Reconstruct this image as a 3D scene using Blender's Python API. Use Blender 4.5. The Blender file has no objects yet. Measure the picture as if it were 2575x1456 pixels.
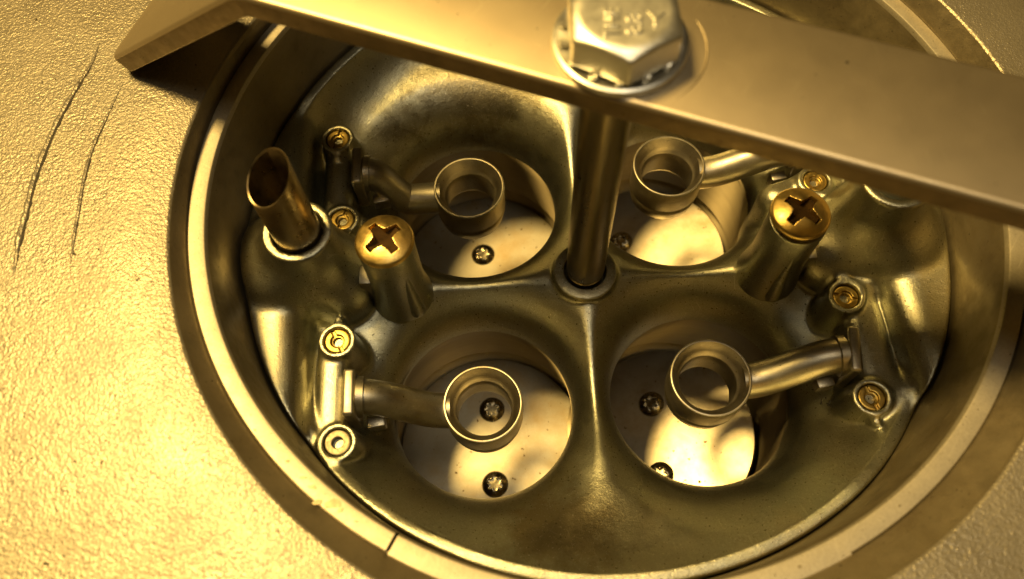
import bpy, bmesh, math, random
import numpy as np
from mathutils import Vector, Matrix
from math import sin, cos, pi, radians as R

S = 0.01                      # all shapes below are given in centimetres
scene = bpy.context.scene
col = scene.collection

# ------------------------------------------------------------------ camera
PITCH, ROLL = R(25.0), R(-3.25)
CAM = Vector((-1.43, -6.76, 13.76))
fw = Vector((0, sin(PITCH), -cos(PITCH))); up0 = Vector((0, cos(PITCH), sin(PITCH))); r0 = Vector((1, 0, 0))
rt = r0*cos(ROLL) + up0*sin(ROLL); up = -r0*sin(ROLL) + up0*cos(ROLL)
cam_d = bpy.data.cameras.new('camera'); cam = bpy.data.objects.new('camera', cam_d); col.objects.link(cam)
M4 = Matrix((rt, up, -fw)).transposed().to_4x4(); M4.translation = CAM*S
cam.matrix_world = M4
cam_d.sensor_width = 36; cam_d.lens = 36*2000/2575
cam_d.clip_start = 0.005; cam_d.clip_end = 20
cam_d.dof.use_dof = True; cam_d.dof.focus_distance = 0.152; cam_d.dof.aperture_fstop = 18.0
scene.camera = cam

# ------------------------------------------------------------------ light
w = bpy.data.worlds.new('World'); scene.world = w; w.use_nodes = True
bg = w.node_tree.nodes['Background']; bg.inputs[0].default_value = (1.0, 0.63, 0.20, 1); bg.inputs[1].default_value = 0.024
def area(name, pos, target, size, power, color):
    d = bpy.data.lights.new(name, 'AREA'); d.shape = 'DISK'; d.size = size*S; d.energy = power; d.color = color
    o = bpy.data.objects.new(name, d); col.objects.link(o); o.location = Vector(pos)*S
    o.rotation_euler = (Vector(target)-Vector(pos)).to_track_quat('-Z', 'Y').to_euler()
    return o
area('work_lamp', (-29.5, 17.5, 73), (0, 0, 0), 16, 12.0, (1.0, 0.67, 0.20))
area('overhead_fill', (5, -9, 75), (0, 0, 0), 30, 1.3, (1.0, 0.84, 0.56))  # added soft fill from overhead, evens the light on the throttle plates
scene.view_settings.view_transform = 'Standard'; scene.view_settings.look = 'None'
scene.view_settings.exposure = -0.15; scene.view_settings.gamma = 1
scene.render.engine = 'CYCLES'

# ------------------------------------------------------------------ materials
def material(name, base, metallic=1.0, rough=0.35, var=0.15, vscale=1.5, tint=None, tint_amt=0.0, tint_scale=0.7,
             specks=0.0, speck_scale=9.0, speck_col=(0.02, 0.013, 0.005), bump=0.0, bump_scale=30.0, rvar=0.1,
             bump2=0.0, bump2_scale=6.0, stretch=(1, 1, 1), bump_detail=3.0, spec=0.5, pebble=0.0, pebble_scale=11.0, grain=0.0, grain_scale=45.0, spark=0.0, scratch=0.0, stains=(), aniso=None):
    m = bpy.data.materials.new(name); m.use_nodes = True
    nt = m.node_tree; N = nt.nodes; L = nt.links
    b = N['Principled BSDF']; b.inputs['Metallic'].default_value = metallic
    b.inputs['Specular IOR Level'].default_value = spec
    tc = N.new('ShaderNodeTexCoord'); mp = N.new('ShaderNodeMapping'); mp.inputs['Scale'].default_value = (100*stretch[0], 100*stretch[1], 100*stretch[2])
    L.new(tc.outputs['Object'], mp.inputs[0]); V = mp.outputs[0]
    def noise(scale, detail=4, rough_=0.55):
        n = N.new('ShaderNodeTexNoise'); n.inputs['Scale'].default_value = scale; n.inputs['Detail'].default_value = detail
        n.inputs['Roughness'].default_value = rough_; L.new(V, n.inputs['Vector']); return n.outputs['Fac']
    def ramp(f, a, bb, ca, cb):
        r = N.new('ShaderNodeMapRange'); r.inputs['From Min'].default_value = a; r.inputs['From Max'].default_value = bb
        r.inputs['To Min'].default_value = ca; r.inputs['To Max'].default_value = cb; L.new(f, r.inputs['Value']); return r.outputs['Result']
    def mix(fac, a, bb, blend='MIX'):
        n = N.new('ShaderNodeMix'); n.data_type = 'RGBA'; n.blend_type = blend
        if isinstance(fac, float): n.inputs[0].default_value = fac
        else: L.new(fac, n.inputs[0])
        for i, v in ((6, a), (7, bb)):
            if isinstance(v, tuple): n.inputs[i].default_value = (*v, 1)
            else: L.new(v, n.inputs[i])
        return n.outputs[2]
    lo = tuple(c*(1-var) for c in base); hi = tuple(min(1, c*(1+var)) for c in base)
    c = mix(ramp(noise(vscale), 0.3, 0.7, 0, 1), lo, hi)
    if tint: c = mix(ramp(noise(tint_scale, 5, 0.65), 0.45, 0.68, 0, tint_amt), c, tint)
    rg = ramp(noise(vscale*2.3, 5), 0.3, 0.7, rough-rvar, rough+rvar)
    if grain:
        g = ramp(noise(grain_scale, 3, 0.7), 0.25, 0.75, 1-grain, 1+grain)
        gc = N.new('ShaderNodeCombineColor'); [L.new(g, gc.inputs[i]) for i in range(3)]
        c = mix(1.0, c, gc.outputs[0], 'MULTIPLY')
    for (sx, sy, sr, scol, samt) in stains:
        vm = N.new('ShaderNodeVectorMath'); vm.operation = 'DISTANCE'; L.new(V, vm.inputs[0]); vm.inputs[1].default_value = (sx, sy, 0.0)
        ad = N.new('ShaderNodeMath'); ad.operation = 'MULTIPLY_ADD'; L.new(noise(1.6, 6, 0.7), ad.inputs[0]); ad.inputs[1].default_value = 2.2*sr; L.new(vm.outputs['Value'], ad.inputs[2])
        c = mix(ramp(ad.outputs[0], sr*1.6, sr*2.3, samt, 0.0), c, scol)
    if scratch:
        for ang, seed in ((0.6, 3.0), (-0.9, 11.0), (1.5, 23.0)):
            mp2 = N.new('ShaderNodeMapping'); mp2.inputs['Rotation'].default_value = (0, 0, ang); mp2.inputs['Location'].default_value = (seed, seed, seed)
            mp2.inputs['Scale'].default_value = (1, 1, 1); L.new(V, mp2.inputs[0])
            mp3 = N.new('ShaderNodeMapping'); mp3.inputs['Scale'].default_value = (1.3, 34, 1.3); L.new(mp2.outputs[0], mp3.inputs[0])
            n = N.new('ShaderNodeTexNoise'); n.inputs['Scale'].default_value = 1.0; n.inputs['Detail'].default_value = 2.0; L.new(mp3.outputs[0], n.inputs['Vector'])
            f = ramp(n.outputs['Fac'], 0.70, 0.76, 0, scratch)
            c = mix(f, c, tuple(min(1, x*1.7+0.08) for x in base))
    if spark:
        f = ramp(noise(46, 1, 0.4), 0.69, 0.75, 0, spark)
        c = mix(f, c, (0.9, 0.85, 0.72))
    if aniso:
        b.inputs['Anisotropic'].default_value = aniso; tg = N.new('ShaderNodeTangent'); tg.direction_type = 'RADIAL'; tg.axis = 'Z'
        b.inputs['Anisotropic Rotation'].default_value = 0.25; L.new(tg.outputs[0], b.inputs['Tangent'])
    if specks:
        s = ramp(noise(speck_scale, 2, 0.6), 0.74-0.1*specks, 0.77-0.1*specks, 0, 0.85)
        c = mix(s, c, speck_col)
        n = N.new('ShaderNodeMath'); n.operation = 'MAXIMUM'; L.new(rg, n.inputs[0]); L.new(s, n.inputs[1]); rg = n.outputs[0]
    L.new(c, b.inputs['Base Color']); L.new(rg, b.inputs['Roughness'])
    prev = None
    for amt, sc in ((bump, bump_scale), (bump2, bump2_scale)):
        if amt:
            bn = N.new('ShaderNodeBump'); bn.inputs['Strength'].default_value = 1.0; bn.inputs['Distance'].default_value = amt*S
            L.new(noise(sc, bump_detail), bn.inputs['Height'])
            if prev: L.new(prev, bn.inputs['Normal'])
            prev = bn.outputs['Normal']
    if pebble:
        vo = N.new('ShaderNodeTexVoronoi'); vo.feature = 'SMOOTH_F1'; vo.inputs['Scale'].default_value = pebble_scale; vo.inputs['Smoothness'].default_value = 0.55
        dn = N.new('ShaderNodeTexNoise'); dn.inputs['Scale'].default_value = pebble_scale*0.8; L.new(V, dn.inputs['Vector'])
        wv = N.new('ShaderNodeVectorMath'); wv.operation = 'MULTIPLY_ADD'; L.new(dn.outputs['Color'], wv.inputs[0]); wv.inputs[1].default_value = (0.09,)*3; L.new(V, wv.inputs[2])
        L.new(wv.outputs[0], vo.inputs['Vector'])
        bn = N.new('ShaderNodeBump'); bn.invert = True; bn.inputs['Strength'].default_value = 1.0; bn.inputs['Distance'].default_value = pebble*S
        L.new(vo.outputs['Distance'], bn.inputs['Height'])
        if prev: L.new(prev, bn.inputs['Normal'])
        prev = bn.outputs['Normal']
    if prev: L.new(prev, b.inputs['Normal'])
    return m

M = {}
M['cast'] = material('dichromated_zinc_casting', (0.40, 0.40, 0.318), 1, 0.35, 0.09, 0.8, (0.36, 0.30, 0.18), 0.5, 0.4, 0.7, 20, bump=0.0055, bump_scale=48, bump2=0.005, bump2_scale=10, rvar=0.05, grain=0.22, grain_scale=38, spark=0.7, scratch=0.35,
    stains=((-1.8, 4.9, 1.5, (0.14, 0.11, 0.055), 0.75), (-3.3, 3.7, 0.75, (0.10, 0.075, 0.035), 0.8), (-0.9, -4.9, 1.1, (0.20, 0.15, 0.07), 0.7), (0.0, 0.0, 0.6, (0.15, 0.11, 0.05), 0.6), (3.3, -4.4, 0.8, (0.30, 0.33, 0.27), 0.6)))
M['bore'] = material('machined_bore', (0.34, 0.285, 0.19), 1, 0.45, 0.06, 1.0, rvar=0.02, stretch=(1, 1, 5), aniso=1.0)
M['booster'] = material('grey_booster_alloy', (0.43, 0.40, 0.33), 1, 0.40, 0.1, 1.6, (0.28, 0.21, 0.11), 0.5, 1.2, grain=0.12, spark=0.4, specks=0.4, speck_scale=22, bump=0.0015, bump_scale=60, rvar=0.06)
M['brass'] = material('tarnished_brass', (0.76, 0.55, 0.19), 1, 0.36, 0.14, 3.0, (0.42, 0.26, 0.07), 0.5, 1.6, 0.35, 30, bump=0.002, bump_scale=30, rvar=0.08)
M['bleedbrass'] = material('dull_brass', (0.45, 0.32, 0.09), 1, 0.38, 0.2, 6.0, (0.30, 0.18, 0.05), 0.6, 3.0, 0.5, 40, bump=0.002, bump_scale=45)
M['tube'] = material('brown_tarnished_tube', (0.43, 0.345, 0.21), 1, 0.34, 0.2, 2.0, (0.17, 0.12, 0.06), 0.7, 1.0, 0.3, 20, scratch=0.2)
M['plate'] = material('sand_textured_silver_paint', (0.255, 0.228, 0.18), 0.58, 0.37, 0.07, 0.5, (0.27, 0.23, 0.16), 0.5, 0.35, specks=0.22, speck_scale=7, bump=0.004, bump_scale=45, bump2=0.006, bump2_scale=13, pebble=0.0062, pebble_scale=23, rvar=0.06, grain=0.12, grain_scale=20, bump_detail=1.5)
M['ledge'] = material('machined_seat_face', (0.40, 0.36, 0.285), 0.65, 0.48, 0.05, 2.0, (0.48, 0.42, 0.3), 0.1, 1.2, 0.4, 26, bump=0.002, bump_scale=35, rvar=0.03, grain=0.15, grain_scale=30, scratch=0.3)
M['wall'] = material('grimy_brown_casting', (0.28, 0.235, 0.155), 0.75, 0.50, 0.2, 2.0, (0.09, 0.065, 0.03), 0.6, 1.0, 0.3, 16, bump=0.004, bump_scale=28)
M['bar'] = material('satin_steel_strap', (0.60, 0.50, 0.35), 1, 0.43, 0.02, 0.8, (0.60, 0.50, 0.34), 0.12, 0.8, 0.1, 9, bump=0.0012, bump_scale=50, rvar=0.012, grain=0.08, grain_scale=60, scratch=0.28)
M['zinc'] = material('bright_zinc_plating', (0.84, 0.82, 0.74), 1, 0.40, 0.04, 3.0, bump=0.0012, bump_scale=22, rvar=0.04)
M['rod'] = material('dull_steel_rod', (0.21, 0.175, 0.105), 1, 0.34, 0.15, 2.0, (0.2, 0.14, 0.06), 0.5, 0.9, 0.4, 25, stretch=(1, 1, 0.3))
for nm_, rg_ in (('butterfly', 0.46), ('dull_butterfly', 0.36)):
    M[nm_] = material(nm_+'_steel', (0.36, 0.33, 0.27) if rg_ > 0.42 else (0.50, 0.45, 0.36), 1, rg_, 0.05, 1.5, (0.30, 0.22, 0.11), 0.75, 0.8, 0.5, 7.0, speck_col=(0.19, 0.11, 0.04), rvar=0.02, grain=0.07, grain_scale=30, scratch=0.15)
M['screwsteel'] = material('dark_plate_screw', (0.34, 0.30, 0.22), 1, 0.24, 0.1, 3.0)
M['ink'] = material('black_marker', (0.012, 0.008, 0.004), 0, 0.7, 0.1)
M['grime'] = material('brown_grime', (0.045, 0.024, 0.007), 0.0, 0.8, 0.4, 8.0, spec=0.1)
M['edge'] = material('shaded_side_steel', (0.25, 0.19, 0.11), 1, 0.5, 0.15, 3.0, specks=0.3, speck_scale=20)  # strap side faces: their shade is put into a darker base colour
M['greyinsert'] = material('dull_grey_insert', (0.22, 0.19, 0.13), 1, 0.5, 0.2, 6.0)
M['dark'] = material('dark_underside', (0.05, 0.04, 0.03), 0.2, 0.6, 0.2)

# ------------------------------------------------------------------ mesh helpers
def build(name, verts, faces, mat, parent=None, origin=(0, 0, 0), smooth=True, sharp=35):
    me = bpy.data.meshes.new(name)
    v = (np.asarray(verts, float)-np.asarray(origin, float))*S
    if isinstance(faces, np.ndarray):
        k = faces.shape[1]
        me.vertices.add(len(v)); me.vertices.foreach_set('co', v.ravel())
        me.loops.add(faces.size); me.loops.foreach_set('vertex_index', faces.ravel().astype(np.int32))
        me.polygons.add(len(faces)); me.polygons.foreach_set('loop_start', np.arange(0, faces.size, k, dtype=np.int32))
        me.polygons.foreach_set('loop_total', np.full(len(faces), k, np.int32))
        me.update(calc_edges=True); me.validate()
    else:
        me.from_pydata([tuple(p) for p in v], [], faces); me.update()
    if smooth:
        me.polygons.foreach_set('use_smooth', [True]*len(me.polygons))
        if sharp and len(me.polygons) < 60000:
            try: me.set_sharp_from_angle(angle=R(sharp))
            except Exception: pass
    me.materials.append(M[mat])
    o = bpy.data.objects.new(name, me); col.objects.link(o)
    if parent: o.parent = parent
    else: o.location = Vector(origin)*S
    return o
def thing(name, label, cat, loc):
    o = bpy.data.objects.new(name, None); col.objects.link(o); o.location = Vector(loc)*S
    o.empty_display_size = 0.01; o['label'] = label; o['category'] = cat
    return o
def lathe(profile, n=96, c=(0, 0), a0=0.0, a1=2*pi):
    full = abs(a1-a0-2*pi) < 1e-6
    m = n if full else n+1
    V = []; F = []
    for i in range(m):
        a = a0+(a1-a0)*i/n
        for r, z in profile: V.append((c[0]+r*cos(a), c[1]+r*sin(a), z))
    k = len(profile)
    for i in range(n):
        j = (i+1) % m
        for q in range(k-1): F.append((i*k+q, j*k+q, j*k+q+1, i*k+q+1))
    return V, F
def ecc(profile, n=256):
    V = []; F = []; k = len(profile)
    for i in range(n):
        a = 2*pi*i/n
        for r, z, cx, cy in profile: V.append((cx+r*cos(a), cy+r*sin(a), z))
    for i in range(n):
        j = (i+1) % n
        for q in range(k-1): F.append((i*k+q, j*k+q, j*k+q+1, i*k+q+1))
    return V, F
def sweep(path, rad, n=24, caps=True, ell=None):
    """tube along a 3-D path (list of points) with radii"""
    P = [Vector(p) for p in path]; V = []; F = []
    t0 = (P[1]-P[0]).normalized(); ref = Vector((0, 1, 0)) if abs(t0.y) < 0.8 else Vector((1, 0, 0))
    u = t0.cross(ref).normalized()
    for i, p in enumerate(P):
        t = (P[min(i+1, len(P)-1)]-P[max(i-1, 0)]).normalized()
        u = (u - t*u.dot(t)).normalized(); v = t.cross(u)
        r = rad[i] if hasattr(rad, '__len__') else rad
        for k in range(n):
            a = 2*pi*k/n; V.append(tuple(p+u*(r*cos(a))+v*(r*sin(a))))
    for i in range(len(P)-1):
        for k in range(n):
            F.append((i*n+k, i*n+(k+1) % n, (i+1)*n+(k+1) % n, (i+1)*n+k))
    if caps: F.append(tuple(range(n))[::-1]); F.append(tuple((len(P)-1)*n+k for k in range(n)))
    return V, F
def spline(pts, n=8):
    P = [Vector(p) for p in pts]; P = [P[0]*2-P[1]]+P+[P[-1]*2-P[-2]]; out = []
    for i in range(1, len(P)-2):
        for k in range(n):
            t = k/n; a, b, c, d = P[i-1:i+3]
            out.append(0.5*((2*b)+(c-a)*t+(2*a-5*b+4*c-d)*t*t+(3*b-a-3*c+d)*t**3))
    out.append(P[-2]); return out
def bevelled(verts, faces, width, seg=3):
    bm = bmesh.new(); vs = [bm.verts.new(v) for v in verts]
    for f in faces: bm.faces.new([vs[i] for i in f])
    bmesh.ops.recalc_face_normals(bm, faces=bm.faces)
    bmesh.ops.bevel(bm, geom=list(bm.edges), offset=width, segments=seg, profile=0.5, affect='EDGES')
    bm.verts.index_update()
    V = [tuple(v.co) for v in bm.verts]; F = [tuple(v.index for v in f.verts) for f in bm.faces]; bm.free()
    return V, F
def xform(V, mat): return [tuple(mat @ Vector(v)) for v in V]

# --- implicit surfaces: naive surface nets
def grid(b, h):
    ax = [np.arange(b[i][0], b[i][1]+h, h, dtype=np.float32) for i in range(3)]
    return ax
def surface_net(V, ax):
    s = V < 0
    nx, ny, nz = V.shape
    cnt = np.zeros((nx-1, ny-1, nz-1), np.int8)
    offs = [(i, j, k) for i in (0, 1) for j in (0, 1) for k in (0, 1)]
    for (i, j, k) in offs: cnt += s[i:nx-1+i, j:ny-1+j, k:nz-1+k]
    act = np.argwhere((cnt > 0) & (cnt < 8))
    idx = np.full(cnt.shape, -1, np.int32); idx[act[:, 0], act[:, 1], act[:, 2]] = np.arange(len(act))
    cv = {o: V[act[:, 0]+o[0], act[:, 1]+o[1], act[:, 2]+o[2]] for o in offs}
    acc = np.zeros((len(act), 3)); n = np.zeros(len(act))
    for a in offs:
        for d in range(3):
            if a[d]: continue
            b = list(a); b[d] = 1; b = tuple(b)
            va, vb = cv[a], cv[b]; cr = (va < 0) != (vb < 0)
            t = np.where(cr, va/np.where(cr, va-vb, 1), 0)
            p = np.zeros((len(act), 3)); p[:] = a; p[:, d] += t
            acc += np.where(cr[:, None], p, 0); n += cr
    acc /= n[:, None]
    h = [float(a[1]-a[0]) for a in ax]
    P = np.stack([ax[d][0]+(act[:, d]+acc[:, d])*h[d] for d in range(3)], -1)
    Q = []
    for d in range(3):
        e, f = (d+1) % 3, (d+2) % 3
        sl0 = [slice(None)]*3; sl1 = [slice(None)]*3
        sl0[d] = slice(0, -1); sl1[d] = slice(1, None)
        s0, s1 = s[tuple(sl0)], s[tuple(sl1)]
        for flip, msk in ((False, s0 & ~s1), (True, ~s0 & s1)):
            E = np.argwhere(msk)
            ok = (E[:, e] > 0) & (E[:, f] > 0) & (E[:, e] < V.shape[e]-1) & (E[:, f] < V.shape[f]-1)
            E = E[ok]
            def c(de, df):
                q = E.copy(); q[:, e] += de; q[:, f] += df; return idx[q[:, 0], q[:, 1], q[:, 2]]
            q = np.stack([c(-1, -1), c(0, -1), c(0, 0), c(-1, 0)], -1)
            Q.append(q[:, ::-1] if flip else q)
    return P, np.concatenate(Q)
def implicit(fn, b, h):
    ax = grid(b, h); X, Y, Z = np.meshgrid(*ax, indexing='ij', sparse=True)
    return surface_net(np.ascontiguousarray(fn(X, Y, Z)+np.zeros([len(a) for a in ax], np.float32)), ax)
def smin(a, b, k):
    h = np.maximum(k-np.abs(a-b), 0)/k
    return np.minimum(a, b)-h*h*k*0.25
def smax(a, b, k): return -smin(-a, -b, k)
def seg2(X, Y, a, b):
    dx, dy = b[0]-a[0], b[1]-a[1]; L2 = dx*dx+dy*dy
    t = np.clip(((X-a[0])*dx+(Y-a[1])*dy)/L2, 0, 1)
    return np.hypot(X-a[0]-t*dx, Y-a[1]-t*dy)

# ================================================================== HOUSING PLATE round the opening
PC = (0.25, 0.50); RC = (0.16, 0.72)                         # centre of the round opening
ZP, ZL = 2.65, 2.25                       # plate face, seat face
housing = thing('housing_plate', 'sand textured silver housing plate surrounding the round stepped opening', 'plate', (RC[0], RC[1], 0))
HO = (RC[0], RC[1], 0)
V, F = lathe([(40, ZP), (24, ZP), (14, ZP), (10, ZP), (8.2, ZP), (7.24, ZP), (7.21, ZP-0.008), (7.19, ZP-0.03)], 256, PC)
build('plate_face', V, F, 'plate', housing, HO)
V, F = ecc([(7.19, ZP-0.03, *PC), (7.16, ZP-0.09, *PC), (7.03, ZL+0.03, *RC), (7.01, ZL-0.03, *RC), (6.99, ZL-0.06, *RC), (6.96, ZL-0.06, *RC)])
build('chamfer_wall', V, F, 'wall', housing, HO)
V, F = lathe([(6.69, ZL-0.09), (6.66, ZL-0.20), (6.62, 1.0), (6.575, 0.3), (6.57, -0.4), (6.57, -1.6)], 256, RC)
build('inner_wall', V, F, 'wall', housing, HO)
# seat ring: two arcs that meet at a cut, at the near left
CUT = math.atan2(-5.72-RC[1], -3.62-RC[0])
def seat(a0, a1, dz, dr):
    pr = [(6.985+dr, ZL-0.09), (6.985+dr, ZL-0.012+dz), (6.97+dr, ZL+dz), (6.74, ZL+dz), (6.715, ZL-0.008+dz), (6.70, ZL-0.03+dz), (6.685, ZL-0.10)]
    n = max(8, int(abs(a1-a0)/(2*pi)*256))
    V, F = lathe(pr, n, RC, a0, a1); k = len(pr)
    F += [tuple(range(k)), tuple(n*k+i for i in range(k))[::-1]]
    return build('seat_ring', V, F, 'ledge', housing, HO)
seat(CUT+0.004, CUT+0.95, 0.006, 0.03)
seat(CUT+0.95, CUT+2*pi-0.004, 0.0, 0.0)
# two long raised scores in the plate at the left
def back(x, y, z):
    d = fw+rt*((x-1287.5)/2000)-up*((y-728)/2000); k = (z-CAM.z)/d.z; return CAM+d*k
for pts, wd in (([(252, 105), (232, 160), (195, 220), (150, 300), (118, 370), (85, 460), (66, 540), (48, 610), (36, 690)], 0.058),
                ([(312, 205), (290, 250), (262, 310), (235, 370), (212, 450), (200, 520), (188, 590), (178, 665)], 0.036)):
    P = spline([back(x, y, ZP-wd*0.15) for x, y in pts], 6)
    rs = random.Random(int(wd*1e4)); rad = [wd*(0.2+0.8*min(1, 3.0*i/len(P)))*min(1, 0.15+6.0*(1-i/len(P)))*(0.75+0.5*rs.random()) for i in range(len(P))]
    V, F = sweep(P, rad, 10)
    build('score_line', V, F, 'plate', housing, HO)

# ================================================================== CARBURETOR
carb = thing('carburetor', 'four barrel carburetor with four booster rings seen inside the round opening', 'carburetor', (0, 0, 0))
BORES = {'FL': (-2.12, -2.265), 'FR': (2.12, -2.265), 'BL': (-2.12, 2.265), 'BR': (2.12, 2.265)}
RT, RB, ZT = 1.74, 3.3, -1.5
RIM = 6.555
BLEEDS = [(-4.67, -1.30), (-4.59, -3.19), (-4.85, 3.18), (-4.68, 1.25), (4.71, -1.0), (4.72, -2.93), (4.68, 1.52), (4.80, 3.35)]
ZB = 0.30
def body(X, Y, Z):
    rr = np.hypot(X-RC[0], Y-RC[1]-0.0)
    ax_ = np.abs(X)
    c0 = 4.6+0.85*np.clip(Y/3.5, 0, 1)
    cove = 0.72*np.clip((rr-c0)/(6.35-c0), 0, 1)**2
    pk = np.clip((ax_-3.3)/1.2, 0, 1); pk = pk*pk*(3-2*pk)
    yy = np.clip((4.9-np.abs(Y-0.1))/1.8, 0, 1); yy = np.minimum(yy, np.clip((4.1-Y)/1.3, 0, 1)); yy = yy*yy*(3-2*yy); pk = pk*yy*0.42
    Z2 = Z-cove+pk
    s = None
    for bx, by in BORES.values():
        d = np.hypot(X-bx, Y-by)
        u = np.maximum((RB-d)/(RB-RT), 0); w_ = np.maximum((Z2-ZT)/(-ZT), 0)
        g = (np.sqrt(u*u+w_*w_)-1)*1.5
        s = g if s is None else smax(s, g, 0.14)
    # raised shelves at both sides
    shelf = smax(5.30+0.06*np.clip(-Y, 0, 3)*np.sign(X)-ax_, Z-0.66, 0.62)
    shelf = smax(shelf, np.abs(Y-0.4)-4.2, 0.9)
    s = smin(s, shelf, 0.16)
    # pads round the central rod
    d0 = np.hypot(X, Y); s = smin(s, np.maximum(d0-0.62, Z+0.035), 0.08)
    # towers: bosses with a bar between each pair
    for (x0, y0), (x1, y1), bx, rb in ((BLEEDS[0], BLEEDS[1], -4.78, 0.31), (BLEEDS[2], BLEEDS[3], -4.84, 0.31), (BLEEDS[4], BLEEDS[5], 5.02, 0.38), (BLEEDS[6], BLEEDS[7], 5.02, 0.38)):
        t = seg2(X, Y, (bx, y0), (bx, y1))-rb
        s = smin(s, smax(t, Z-0.20, 0.30), 0.12)
    for (x0, y0) in BLEEDS:
        t = np.maximum(np.hypot(X-x0, Y-y0)-0.335-0.10*np.clip(0.2-Z, 0, 1), Z-ZB)
        s = smin(s, t, 0.10)
        sg = 1 if x0 > 0 else -1
        t = smax(seg2(X, Y, (x0, y0), (x0, y0+(0.42 if y0 in (-1.30, -1.0) else -0.42)))-0.09, Z-ZB+0.03, 0.1)
        s = smin(s, t, 0.08)
    for a, b_, r_, zt in (((4.75, -0.95), (5.6, -0.55), 0.22, 0.30), ((4.75, -2.9), (5.6, -2.75), 0.30, 0.22), ((-4.7, -3.2), (-5.4, -3.1), 0.18, -0.05), ((4.7, 1.55), (3.95, 1.35), 0.34, 0.22), ((-4.7, 1.3), (-4.15, 1.15), 0.30, 0.12)):
        s = smin(s, smax(seg2(X, Y, a, b_)-r_, Z-zt, 0.4), 0.18)
    # vent bosses (a flared collar on each side) with lobes
    for sg in (-1, 1):
        vx, vy, vz = (-5.16, 0.30, 1.60) if sg < 0 else (5.32, 0.46, 1.98)
        d = np.hypot(X-vx, Y-vy)
        t = smax(d-0.63-0.20*np.clip(1.25-Z, 0, 3)**1.3, Z-vz, 0.06)
        t2 = np.sqrt(((X-sg*4.6)/0.55)**2+((Y+0.05)/0.60)**2+((Z+0.05)/0.55)**2)-1
        t3 = np.sqrt(((X-sg*5.85)/0.80)**2+((Y-0.25)/1.0)**2+((Z-0.5)/0.62)**2)-1
        t = smin(t, t2*0.55, 0.6); t = smin(t, t3*0.7, 0.6)
        s = smin(s, t, 0.16)
    # outer turned edge
    s = smax(s, rr-RIM, 0.07)
    # drilled holes
    for (x0, y0) in BLEEDS:
        s = np.maximum(s, -np.maximum(np.hypot(X-x0, Y-y0)-0.245, ZB-0.16-Z))
    for sg in (-1, 1):
        vx, vy = (-5.16, 0.30) if sg < 0 else (5.32, 0.46)
        s = np.maximum(s, -np.maximum(np.hypot(X-vx, Y-vy)-0.46, 0.35-Z))
        s = np.maximum(s, -np.maximum(np.hypot(X-sg*3.57, Y+0.13)-0.60, -0.32-Z))
    s = np.maximum(s, -np.maximum(d0-0.41, -0.25-Z))
    return s
h = 0.032
ax = grid(((-6.6, 6.9), (-6.0, 7.4), (ZT-0.10, 2.05)), h)
parts_P, parts_Q, off = [], [], 0
X, Y, Z = [a.astype(np.float32) for a in np.meshgrid(*ax, indexing='ij', sparse=True)]
Vg = body(X, Y, Z).astype(np.float32)
P, Q = surface_net(Vg, ax); del Vg
# drop the cut at the bottom
keep = (P[Q][:, :, 2].max(1) > ZT-0.10+h*1.2)
Q = Q[keep]
build('main_body', P, Q, 'cast', carb, sharp=0)

# venturi and throttle bores
TPL = {'FL': (-2.08, -2.265, -4.35, 3, (0.87, -0.87), 0.02), 'FR': (1.80, -2.265, -4.35, 18, (0.80, -0.86), -0.12), 'BL': (-2.12, 2.265, -4.35, 3, (0.45, -1.1), 0.0), 'BR': (1.86, 2.265, -4.35, 15, (0.64, -0.95), -0.42)}
for k, (bx, by) in BORES.items():
    cx = TPL[k][0]
    pr = [(RT+0.004, ZT+0.06, 0), (RT+0.004, ZT-0.2, 0), (RT+0.06, ZT-0.55, 0.1), (RT+0.20, ZT-1.4, 0.5), (RT+0.33, ZT-2.2, 0.9), (RT+0.36, -3.60, 1), (RT+0.38, -3.62, 1), (RT+0.38, -3.66, 1), (2.10, -3.67, 1), (2.17, -3.70, 1), (2.17, -7.0, 1), (0.3, -7.2, 1)]
    V, F = ecc([(r, z, bx*(1-t)+cx*t, by) for r, z, t in pr], 128)
    o = build('venturi_bore', V, F, 'bore', carb, (bx, by, 0)); o.location = Vector((bx, by, 0))*S

# --- throttle plates
def torx(X, Y, Z):
    d = np.hypot(X, Y); a = np.arctan2(Y, X)
    dome = np.sqrt(d*d+(Z+0.22)**2)-0.385
    s = smax(dome, d-0.31, 0.05); s = np.maximum(s, -Z-0.02)
    star = d-(0.145+0.032*np.cos(6*a))
    return np.maximum(s, -np.maximum(star, 0.03-Z))
TP, TQ = implicit(torx, ((-0.36, 0.36), (-0.36, 0.36), (-0.06, 0.24)), 0.016)
tm = None
for k, (px, py, pz, tilt, sc, sx) in TPL.items():
    t = R(-tilt); rr_ = 2.12 if k[1] == 'L' else 2.08
    V, F = lathe([(0.001, 0), (rr_-0.02, 0), (rr_, -0.02), (rr_, -0.13), (0.001, -0.13)], 96)
    mt = Matrix.Translation((px, py, pz)) @ Matrix.Rotation(t, 4, 'Y')
    plate = build('throttle_plate', xform(V, mt), F, 'butterfly' if k[1] == 'L' else 'dull_butterfly', carb)
    for sy in sc:
        if tm is None:
            so = build('plate_screw', TP, TQ, 'screwsteel', plate, sharp=40); tm = so.data
        else:
            so = bpy.data.objects.new('plate_screw', tm); col.objects.link(so); so.parent = plate
        m = mt @ Matrix.Translation((sx, sy, 0.0)) @ Matrix.Rotation(random.Random(sy).random(), 4, 'Z'); m.translation *= S
        so.matrix_local = m

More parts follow.
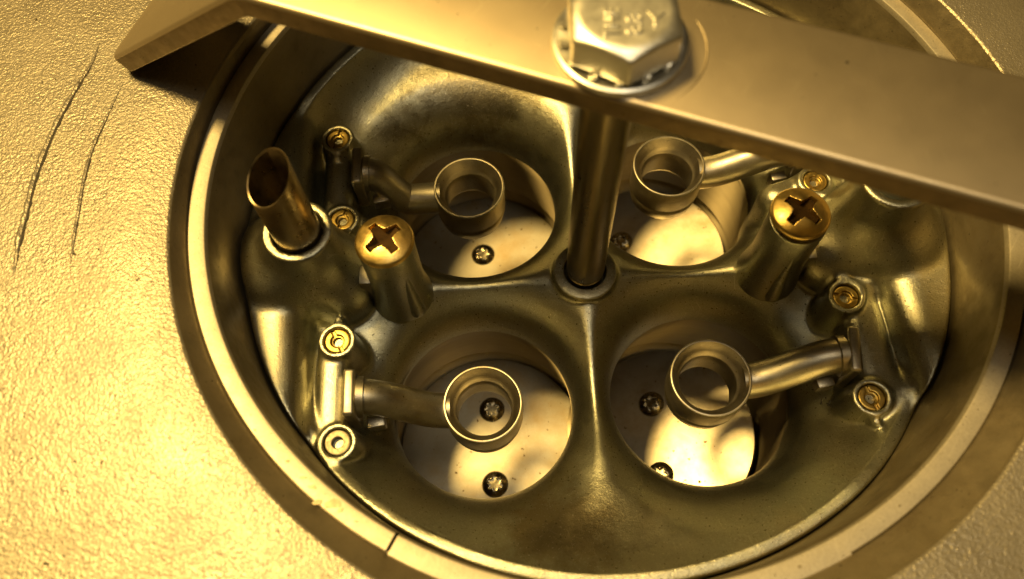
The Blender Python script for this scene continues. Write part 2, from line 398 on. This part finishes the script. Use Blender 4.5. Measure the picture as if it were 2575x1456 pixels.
# --- boosters
BO = {'FL': (-2.09, -2.40, -0.50), 'FR': (2.10, -2.27, -0.12), 'BL': (-2.21, 2.28, -0.42), 'BR': (1.95, 2.32, -0.10)}
for k, (bx, by, bz) in BO.items():
    sg = -1 if k[1] == 'L' else 1
    pr = [(0.53, -0.95), (0.525, -0.55), (0.525, -0.34), (0.54, -0.31), (0.555, -0.30), (0.60, -0.19), (0.66, -0.075), (0.69, -0.03), (0.70, -0.005), (0.725, 0.0), (0.74, -0.012), (0.745, -0.05), (0.74, -0.62), (0.725, -0.65), (0.725, -0.68), (0.74, -0.70), (0.73, -0.80), (0.69, -1.02), (0.66, -1.06), (0.58, -1.06), (0.53, -0.95)]
    V, F = lathe([(r, z+bz) for r, z in pr], 96, (bx, by))
    ring = build('booster_ring', V, F, 'booster', carb, sharp=50)
    fx = sg*4.40 if sg < 0 else 4.58
    fy = {'FL': -2.33, 'FR': -2.06, 'BL': 2.42, 'BR': 2.42}[k]; fz = 0.08
    ex, ey, ez = bx+sg*0.62, by, bz-0.36
    path = []
    for q in range(25):
        t = q/24; u = min(1, max(0, (t-0.12)/0.45)) if k == 'BL' else min(1, max(0, (t-0.08)/0.88)); u = u*u*(3-2*u)
        path.append((fx+(ex-fx)*t, fy+(ey-fy)*u, fz+(ez-fz)*u))
    V, F = sweep(path, [0.315+0.02*t/24 for t in range(25)], 40)
    build('booster_arm', V, F, 'booster', ring)
    a_, b_ = Vector(path[1]), Vector(path[4])
    V, F = sweep([a_, a_+(b_-a_)*0.05, b_-(b_-a_)*0.35, b_-(b_-a_)*0.30], [0.36, 0.375, 0.375, 0.34], 40); build('arm_collar', V, F, 'booster', ring)
    # clamp flange at the wall
    V, F = bevelled([(x, y, z) for x in (-0.11, 0.11) for y in (-0.43, 0.43) for z in (-0.60, 0.36)], [(0, 1, 3, 2), (4, 6, 7, 5), (0, 4, 5, 1), (2, 3, 7, 6), (0, 2, 6, 4), (1, 5, 7, 3)], 0.06, 3)
    mt = Matrix.Translation((fx, fy, fz)) @ Matrix.Rotation(R(-8 if sg > 0 else 0), 4, 'Z')
    build('booster_flange', xform(V, mt), F, 'booster', ring)
    V, F = bevelled([(x, y, z) for x in (-0.16, 0.16) for y in (-0.10, 0.10) for z in (-0.3, 0.0)], [(0, 1, 3, 2), (4, 6, 7, 5), (0, 4, 5, 1), (2, 3, 7, 6), (0, 2, 6, 4), (1, 5, 7, 3)], 0.03, 2)
    mt = Matrix.Translation((fx-sg*0.36, fy-0.36, -0.30)) @ Matrix.Rotation(R(8), 4, 'Z')
    build('casting_tab', xform(V, mt), F, 'booster', ring)

# --- air bleeds
def bleed(slot_deg, hole=0.09, slot=True):
    c_, s_ = cos(R(slot_deg)), sin(R(slot_deg))
    def f(X, Y, Z):
        d = np.hypot(X, Y)
        s = smax(d-0.232, Z, 0.03); s = np.maximum(s, -Z-0.14)
        s = np.maximum(s, -np.maximum(d-hole, -0.13-Z))
        if slot:
            q = np.abs(-X*s_+Y*c_); s = np.maximum(s, -np.maximum(q-0.032, -0.05-Z))
            s = np.maximum(s, -np.maximum(d-0.125, -0.055-Z))
        return s
    return implicit(f, ((-0.26, 0.26), (-0.26, 0.26), (-0.17, 0.04)), 0.0125)
for i, (x0, y0) in enumerate(BLEEDS):
    P, Q = bleed([115, 0, 75, 70, -18, 105, 60, 20][i], 0.09 if i != 1 else 0.10, i != 1)
    o = build('air_bleed', P, Q, 'bleedbrass' if i != 1 else 'greyinsert', carb, sharp=40)
    o.location = Vector((x0, y0, ZB-0.035))*S

# --- pump nozzles with their brass screws
def phillips(X, Y, Z):
    d = np.hypot(X, Y)
    dome = np.sqrt(d*d+(Z+0.85)**2)-1.02
    s = smax(dome, d-0.515, 0.05); s = np.maximum(s, -Z-0.045)
    s = np.minimum(s, np.maximum(np.maximum(d-0.40, Z), -Z-0.24))
    dep = 0.18-Z                                  # depth below the crown
    A = np.minimum(np.abs(X), np.abs(Y)); B = np.maximum(np.abs(X), np.abs(Y))
    wid = 0.070+0.32*np.clip(0.29-B, 0, 1)**1.25    # arms broaden into the middle
    cross = np.maximum(A-wid, B-0.345+0.16*np.clip(dep, 0, 1))
    floor = (0.02-0.20+0.40*np.clip(d-0.05, 0, 1))-Z
    return np.maximum(s, -np.maximum(cross, floor))
SP, SQ = implicit(phillips, ((-0.54, 0.54), (-0.54, 0.54), (-0.28, 0.22)), 0.0115)
sm = None
for sg, rot in ((-1, 38), (1, 42)):
    nx, ny = sg*3.57, -0.13
    prof = [(0.60, -0.40), (0.60, -0.30), (0.56, -0.05), (0.505, 0.35), (0.50, 1.0), (0.50, 1.70), (0.49, 1.73), (0.44, 1.74), (0.40, 1.72), (0.40, 1.60)]
    V, F = lathe(prof, 72, (nx, ny))
    V, F = V, F
    noz = build('pump_nozzle', V, F, 'cast', carb)
    # spray rib down the front of the nozzle and a lug at the rear
    ra = R(-55) if sg < 0 else R(-92)
    dx, dy = cos(ra), sin(ra)
    V, F = sweep(spline([(nx+dx*0.44, ny+dy*0.44, 1.40), (nx+dx*0.46, ny+dy*0.46, 0.9), (nx+dx*0.50, ny+dy*0.50, 0.35), (nx+dx*0.56, ny+dy*0.56, -0.10), (nx+dx*0.50, ny+dy*0.50, -0.28)], 5), [0.03+0.12*min(1, i/16) for i in range(21)], 20)
    build('spray_rib', V, F, 'cast', noz)
    V, F = bevelled([(nx+sg*0.56+x, ny+0.02+y, z) for x in (-0.13, 0.13) for y in (-0.2, 0.2) for z in (-0.2, 0.55)], [(0, 1, 3, 2), (4, 6, 7, 5), (0, 4, 5, 1), (2, 3, 7, 6), (0, 2, 6, 4), (1, 5, 7, 3)], 0.04, 2)
    build('casting_tab', V, F, 'booster', noz)
    if sm is None: so = build('nozzle_screw', SP, SQ, 'brass', carb, sharp=45); sm = so.data
    else: so = bpy.data.objects.new('nozzle_screw', sm); col.objects.link(so); so.parent = carb
    so.location = Vector((nx, ny+(0.04 if sg > 0 else 0), 1.80 if sg < 0 else 1.87))*S; so.rotation_euler = (0, 0, R(rot))
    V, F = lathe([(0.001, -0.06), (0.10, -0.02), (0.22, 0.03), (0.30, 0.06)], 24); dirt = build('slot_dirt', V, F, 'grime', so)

# --- vent tubes with slanted mouths
for sg in (-1,):
    vx, vy = sg*5.16, 0.30
    V = []; F = []; n = 64
    ro, ri = 0.42, 0.38
    nrm = Vector((-0.56*(1 if sg < 0 else -1), -0.48, 1.0))
    def top(a, r): return 3.27-(nrm.x*r*cos(a)+nrm.y*r*sin(a))/nrm.z
    rows = [lambda a: (ro, 1.1), lambda a: (ro, top(a, ro)-0.02), lambda a: ((ro+ri)/2+0.008, top(a, ro)+0.004), lambda a: (ri, top(a, ri)-0.02), lambda a: (ri, 1.2)]
    for i in range(n):
        a = 2*pi*i/n
        for f in rows: r_, z_ = f(a); V.append((vx+r_*cos(a), vy+r_*sin(a), z_))
    for i in range(n):
        j = (i+1) % n
        for q in range(len(rows)-1): F.append((i*5+q, j*5+q, j*5+q+1, i*5+q+1))
    build('vent_tube', V, F, 'tube', carb)

# ================================================================== ROD, STRAP, WASHERS, BOLT
rod = thing('tie_rod', 'dull steel rod standing upright in the middle of the carburetor under the strap', 'rod', (0, 0, 0))
V, F = lathe([(0.30, -0.24), (0.355, -0.20), (0.355, 0.00), (0.34, 0.02), (0.34, 0.06), (0.365, 0.09), (0.365, 5.60), (0.1, 5.60)], 64)
build('shaft', V, F, 'rod', rod)
V, F = lathe([(0.405, -0.24), (0.405, -0.05), (0.42, -0.034), (0.56, -0.03), (0.60, -0.045)], 64)
build('collar', V, F, 'cast', rod)

ANG = R(-23.0)
ZBAR, TH = 6.0, 0.36
sdir = Vector((cos(ANG), sin(ANG), 0)); ndir = Vector((-sin(ANG), cos(ANG), 0))
n0, n1 = -0.655, 1.31
# side outline of the strap (distance along it, height), left foot to right foot, with rounded bends
def fillet(pts, r, n=8):
    out = [Vector(pts[0])]
    for a, b, c in zip(pts, pts[1:], pts[2:]):
        a, b, c = Vector(a), Vector(b), Vector(c); u = (a-b).normalized(); v = (c-b).normalized()
        th = u.angle(v); L_ = r/math.tan(th/2); p, q = b+u*L_, b+v*L_
        for i in range(n+1):
            t = i/n; out.append((1-t)**2*p+2*t*(1-t)*b+t*t*q)
    out.append(Vector(pts[-1])); return out
cl = fillet([(-8.75, ZP+0.17), (-5.0, ZBAR-TH/2), (5.6, ZBAR-TH/2), (9.2, ZP+0.17)], 0.5)
def strap(cl, n0, n1, th, endround):
    # cross-section: rounded rectangle across the strap, swept along the centre line
    ring = []
    rr = 0.085
    r2 = 0.02
    for cx, cy, a0, q in ((n1-rr, th/2-rr, 0, rr), (n0+rr, th/2-rr, 90, rr), (n0+r2, -th/2+r2, 180, r2), (n1-r2, -th/2+r2, 270, r2)):
        for i in range(6):
            a = R(a0+i*18); ring.append((cx+q*cos(a), cy+q*sin(a)))
    # extra stations near the ends, narrowed to round the corners
    P = list(cl)
    def stations(p, q):
        d = (q-p).normalized(); out = []
        for i in range(9):
            t = i/8; a = t*pi/2; out.append((p+d*(endround*(1-cos(a))), endround*(1-sin(a))))
        return out
    A = stations(P[0], P[1]); B = stations(P[-1], P[-2])[::-1]
    st = A+[(p, 0) for p in P[1:-1]]+B
    V = []; F = []; k = len(ring)
    mid = (n0+n1)/2; hw = (n1-n0)/2
    for i, (p, nar) in enumerate(st):
        a = st[max(i-1, 0)][0]; b = st[min(i+1, len(st)-1)][0]
        t = (b-a).normalized() if (b-a).length > 1e-6 else Vector((1, 0)); nn = Vector((-t.y, t.x))
        for (w_, z_) in ring:
            w2 = mid+(w_-mid)*(hw-nar)/hw+0.085*max(0.0, -5.0-p.x)
            q = sdir*(p.x+nn.x*z_)+ndir*w2; V.append((q.x, q.y, p.y+nn.y*z_))
    for i in range(len(st)-1):
        for j in range(k): F.append((i*k+j, i*k+(j+1) % k, (i+1)*k+(j+1) % k, (i+1)*k+j))
    F.append(tuple(range(k))[::-1]); F.append(tuple((len(st)-1)*k+j for j in range(k)))
    return V, F
V, F = strap(cl, n0, n1, TH, 0.30)
o = build('hold_down_strap', [(x, y, z) for x, y, z in V], F, 'bar', None, (0, 0, ZBAR), sharp=40)
bm = bmesh.new(); bm.from_mesh(o.data); bmesh.ops.recalc_face_normals(bm, faces=bm.faces); bm.to_mesh(o.data); bm.free()
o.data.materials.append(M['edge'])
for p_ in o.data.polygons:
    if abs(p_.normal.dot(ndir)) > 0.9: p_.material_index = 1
o['label'] = 'wide satin steel hold-down strap with bent legs bridging the opening'; o['category'] = 'strap'

BX, BY = 0.09, 0.165
V, F = lathe([(0.42, ZBAR+0.012), (0.815, ZBAR+0.006), (0.85, ZBAR+0.02), (0.86, ZBAR+0.055), (0.845, ZBAR+0.095), (0.805, ZBAR+0.115), (0.755, ZBAR+0.10), (0.64, ZBAR+0.085), (0.42, ZBAR+0.085), (0.42, ZBAR+0.012)], 96, (BX, BY))
o = build('flat_washer', V, F, 'zinc', None, (BX, BY, ZBAR)); o['label'] = 'round zinc plated dished washer lying on the steel strap'; o['category'] = 'washer'
# toothed lock washer
lw = thing('lock_washer', 'zinc toothed lock washer squeezed between the hex bolt head and flat washer', 'washer', (BX, BY, ZBAR+0.10))
V, F = lathe([(0.42, ZBAR+0.105), (0.58, ZBAR+0.105), (0.58, ZBAR+0.165), (0.42, ZBAR+0.165), (0.42, ZBAR+0.105)], 64, (BX, BY))
build('washer_ring', V, F, 'zinc', lw, (BX, BY, ZBAR+0.10))
for i in range(14):
    a = 2*pi*i/14+0.1
    V, F = bevelled([(x, y, z) for x in (0.52, 0.765) for y in (-0.06, 0.06) for z in (-0.03, 0.03)], [(0, 1, 3, 2), (4, 6, 7, 5), (0, 4, 5, 1), (2, 3, 7, 6), (0, 2, 6, 4), (1, 5, 7, 3)], 0.022, 2)
    mt = Matrix.Translation((BX, BY, ZBAR+0.148)) @ Matrix.Rotation(a, 4, 'Z') @ Matrix.Rotation(R(28), 4, 'X')
    build('tooth', xform(V, mt), F, 'zinc', lw, (BX, BY, ZBAR+0.10))
# hex bolt
bolt = thing('hex_bolt', 'shiny zinc hex bolt with raised letters on its head, clamping the strap', 'bolt', (BX, BY, ZBAR+0.18))
BO_ = (BX, BY, ZBAR+0.18)
z0, z1 = ZBAR+0.17, ZBAR+0.65
AF = 0.65; HROT = R(-91)
def hexhead(X, Y, Z):
    s = None
    for k in range(3):
        a = HROT+R(30)+k*pi/3
        q = np.abs(X*cos(a)+Y*sin(a))-AF
        s = q if s is None else smax(s, q, 0.025)
    d = np.hypot(X, Y)
    top_ = Z-0.48
    s = smax(s, top_, 0.02); s = smax(s, (d-0.575)*0.46+(Z-0.48)*0.87, 0.03)
    return np.maximum(s, -Z)
P, Q = implicit(hexhead, ((-0.85, 0.85), (-0.85, 0.85), (-0.05, 0.60)), 0.022)
P = P+np.array([BX+0.0, BY-0.07, z0]); build('bolt_head', P, Q, 'zinc', bolt, BO_, sharp=28)
V, F = lathe([(0.02, z0-0.3), (0.40, z0-0.3), (0.40, z0+0.02)], 40, (BX, BY)); build('bolt_shank', V, F, 'zinc', bolt, BO_)
def letters(txt, x, y, rot, size):
    c = bpy.data.curves.new('raised_letters', 'FONT'); c.body = txt; c.size = size*S; c.extrude = 0.012*S; c.bevel_depth = 0.006*S
    c.align_x = 'CENTER'; c.align_y = 'CENTER'
    o = bpy.data.objects.new('raised_letters', c); col.objects.link(o)
    dg = bpy.context.evaluated_depsgraph_get(); me = bpy.data.meshes.new_from_object(o.evaluated_get(dg))
    bpy.data.objects.remove(o); bpy.data.curves.remove(c)
    me.name = 'raised_letters'; me.materials.clear(); me.materials.append(M['zinc'])
    o = bpy.data.objects.new('raised_letters', me); col.objects.link(o); o.parent = bolt
    o.location = Vector((x, y, z1-(ZBAR+0.18)+0.004))*S; o.rotation_euler = (0, 0, R(rot))
    V, F = lathe([(0.001, -0.06), (0.10, -0.02), (0.22, 0.03), (0.30, 0.06)], 24); dirt = build('slot_dirt', V, F, 'grime', so)
letters('THE', -0.17, -0.26, 84, 0.26)
letters('8.8', 0.08, -0.30, 84, 0.26)
letters('Y', 0.33, -0.26, -10, 0.32)

# ------------------------------------------------------------------ small marks
def disc_on_strap(px, py, r):
    p = back(px, py, ZBAR); V, F = lathe([(0.001, ZBAR+0.006), (r*0.7, ZBAR+0.005), (r, ZBAR+0.001)], 12, (p.x, p.y)); return V, F
strap_o = bpy.data.objects['hold_down_strap']
V, F = disc_on_strap(2130, 157, 0.022); build('dirt_fleck', V, F, 'ink', strap_o, (0, 0, ZBAR))
# faint imprint of an earlier washer, beside the present one
P = [(BX+0.10+0.98*cos(R(a)), BY-0.05+0.98*sin(R(a)), ZBAR-0.004) for a in range(-62, 24, 4)]
V, F = sweep(P, [0.004+0.012*sin(pi*i/(len(P)-1)) for i in range(len(P))], 8); build('washer_imprint', V, F, 'bar', strap_o, (0, 0, ZBAR))
# pen marks on the casting
def surf_z(x, y):
    z = np.arange(1.2, -1.2, -0.01, dtype=np.float32)
    f = body(np.float32(x)+0*z, np.float32(y)+0*z, z); i = int(np.argmax(f < 0)); return float(z[i])
pc = back((2060+1000/8.58)/1.0439, (980+690/8.58)/1.0439, -0.2); zc = surf_z(pc.x, pc.y)
pc = back((2060+1000/8.58)/1.0439, (980+690/8.58)/1.0439, zc); zc = surf_z(pc.x, pc.y)
def mark(stroke, wd):
    out = []
    for (u, v) in stroke:
        sx, sy = (2060+u/8.58)/1.0439, (980+v/8.58)/1.0439
        z = zc
        for _ in range(4):
            p = back(sx, sy, z); z = min(zc+0.1, max(zc-0.1, surf_z(p.x, p.y)))
        out.append((p.x, p.y, z+0.016))
    V, F = sweep(spline(out, 3) if len(out) > 2 else out, wd, 8)
    build('pen_mark', V, F, 'ink', carb)
for st in ([(828, 578), (815, 640)], [(820, 650), (795, 700)], [(905, 570), (922, 550)], [(1012, 625), (988, 690), (965, 742)], [(932, 680), (990, 700), (1065, 732)], [(1130, 745), (1160, 705), (1195, 665), (1206, 705), (1215, 740)], [(1240, 675), (1250, 710), (1265, 750)], [(1088, 478), (1098, 484)], [(1130, 480), (1142, 484)], [(1205, 505), (1222, 490)]):
    mark(st, 0.014)
# chips along the inner edge of the seat ring at the near left
rnd = random.Random(5)
for px, py, sz in ((742, 1222, 10), (768, 1243, 16), (800, 1262, 22), (822, 1285, 24), (842, 1300, 14), (880, 1335, 9), (700, 1180, 8), (640, 1080, 6), (1990, 1385, 7), (2230, 1235, 6)):
    a = back(px, py, ZL+0.010); ps = []
    for q in range(5):
        t = 2*pi*q/5+rnd.random()*0.9; r_ = sz/165*(0.5+0.6*rnd.random()); ps.append((a.x+r_*cos(t), a.y+0.5*r_*sin(t), ZL+0.0095))
    d = np.hypot(a.x-RC[0], a.y-RC[1])
    if not 6.73 < d < 6.97:
        k_ = 6.85/d; ps = [(RC[0]+(x-RC[0])*k_, RC[1]+(y-RC[1])*k_, z) for x, y, z in ps]
    cx_ = sum(p[0] for p in ps)/5; cy_ = sum(p[1] for p in ps)/5
    V = ps+[(cx_+(x-cx_)*0.7, cy_+(y-cy_)*0.7, z-0.03) for x, y, z in ps]
    build('chip', V, [(0, 1, 2, 3, 4), (5, 9, 8, 7, 6)]+[(i, i+5, (i+1) % 5+5, (i+1) % 5) for i in range(5)], 'wall', housing, HO, smooth=False)
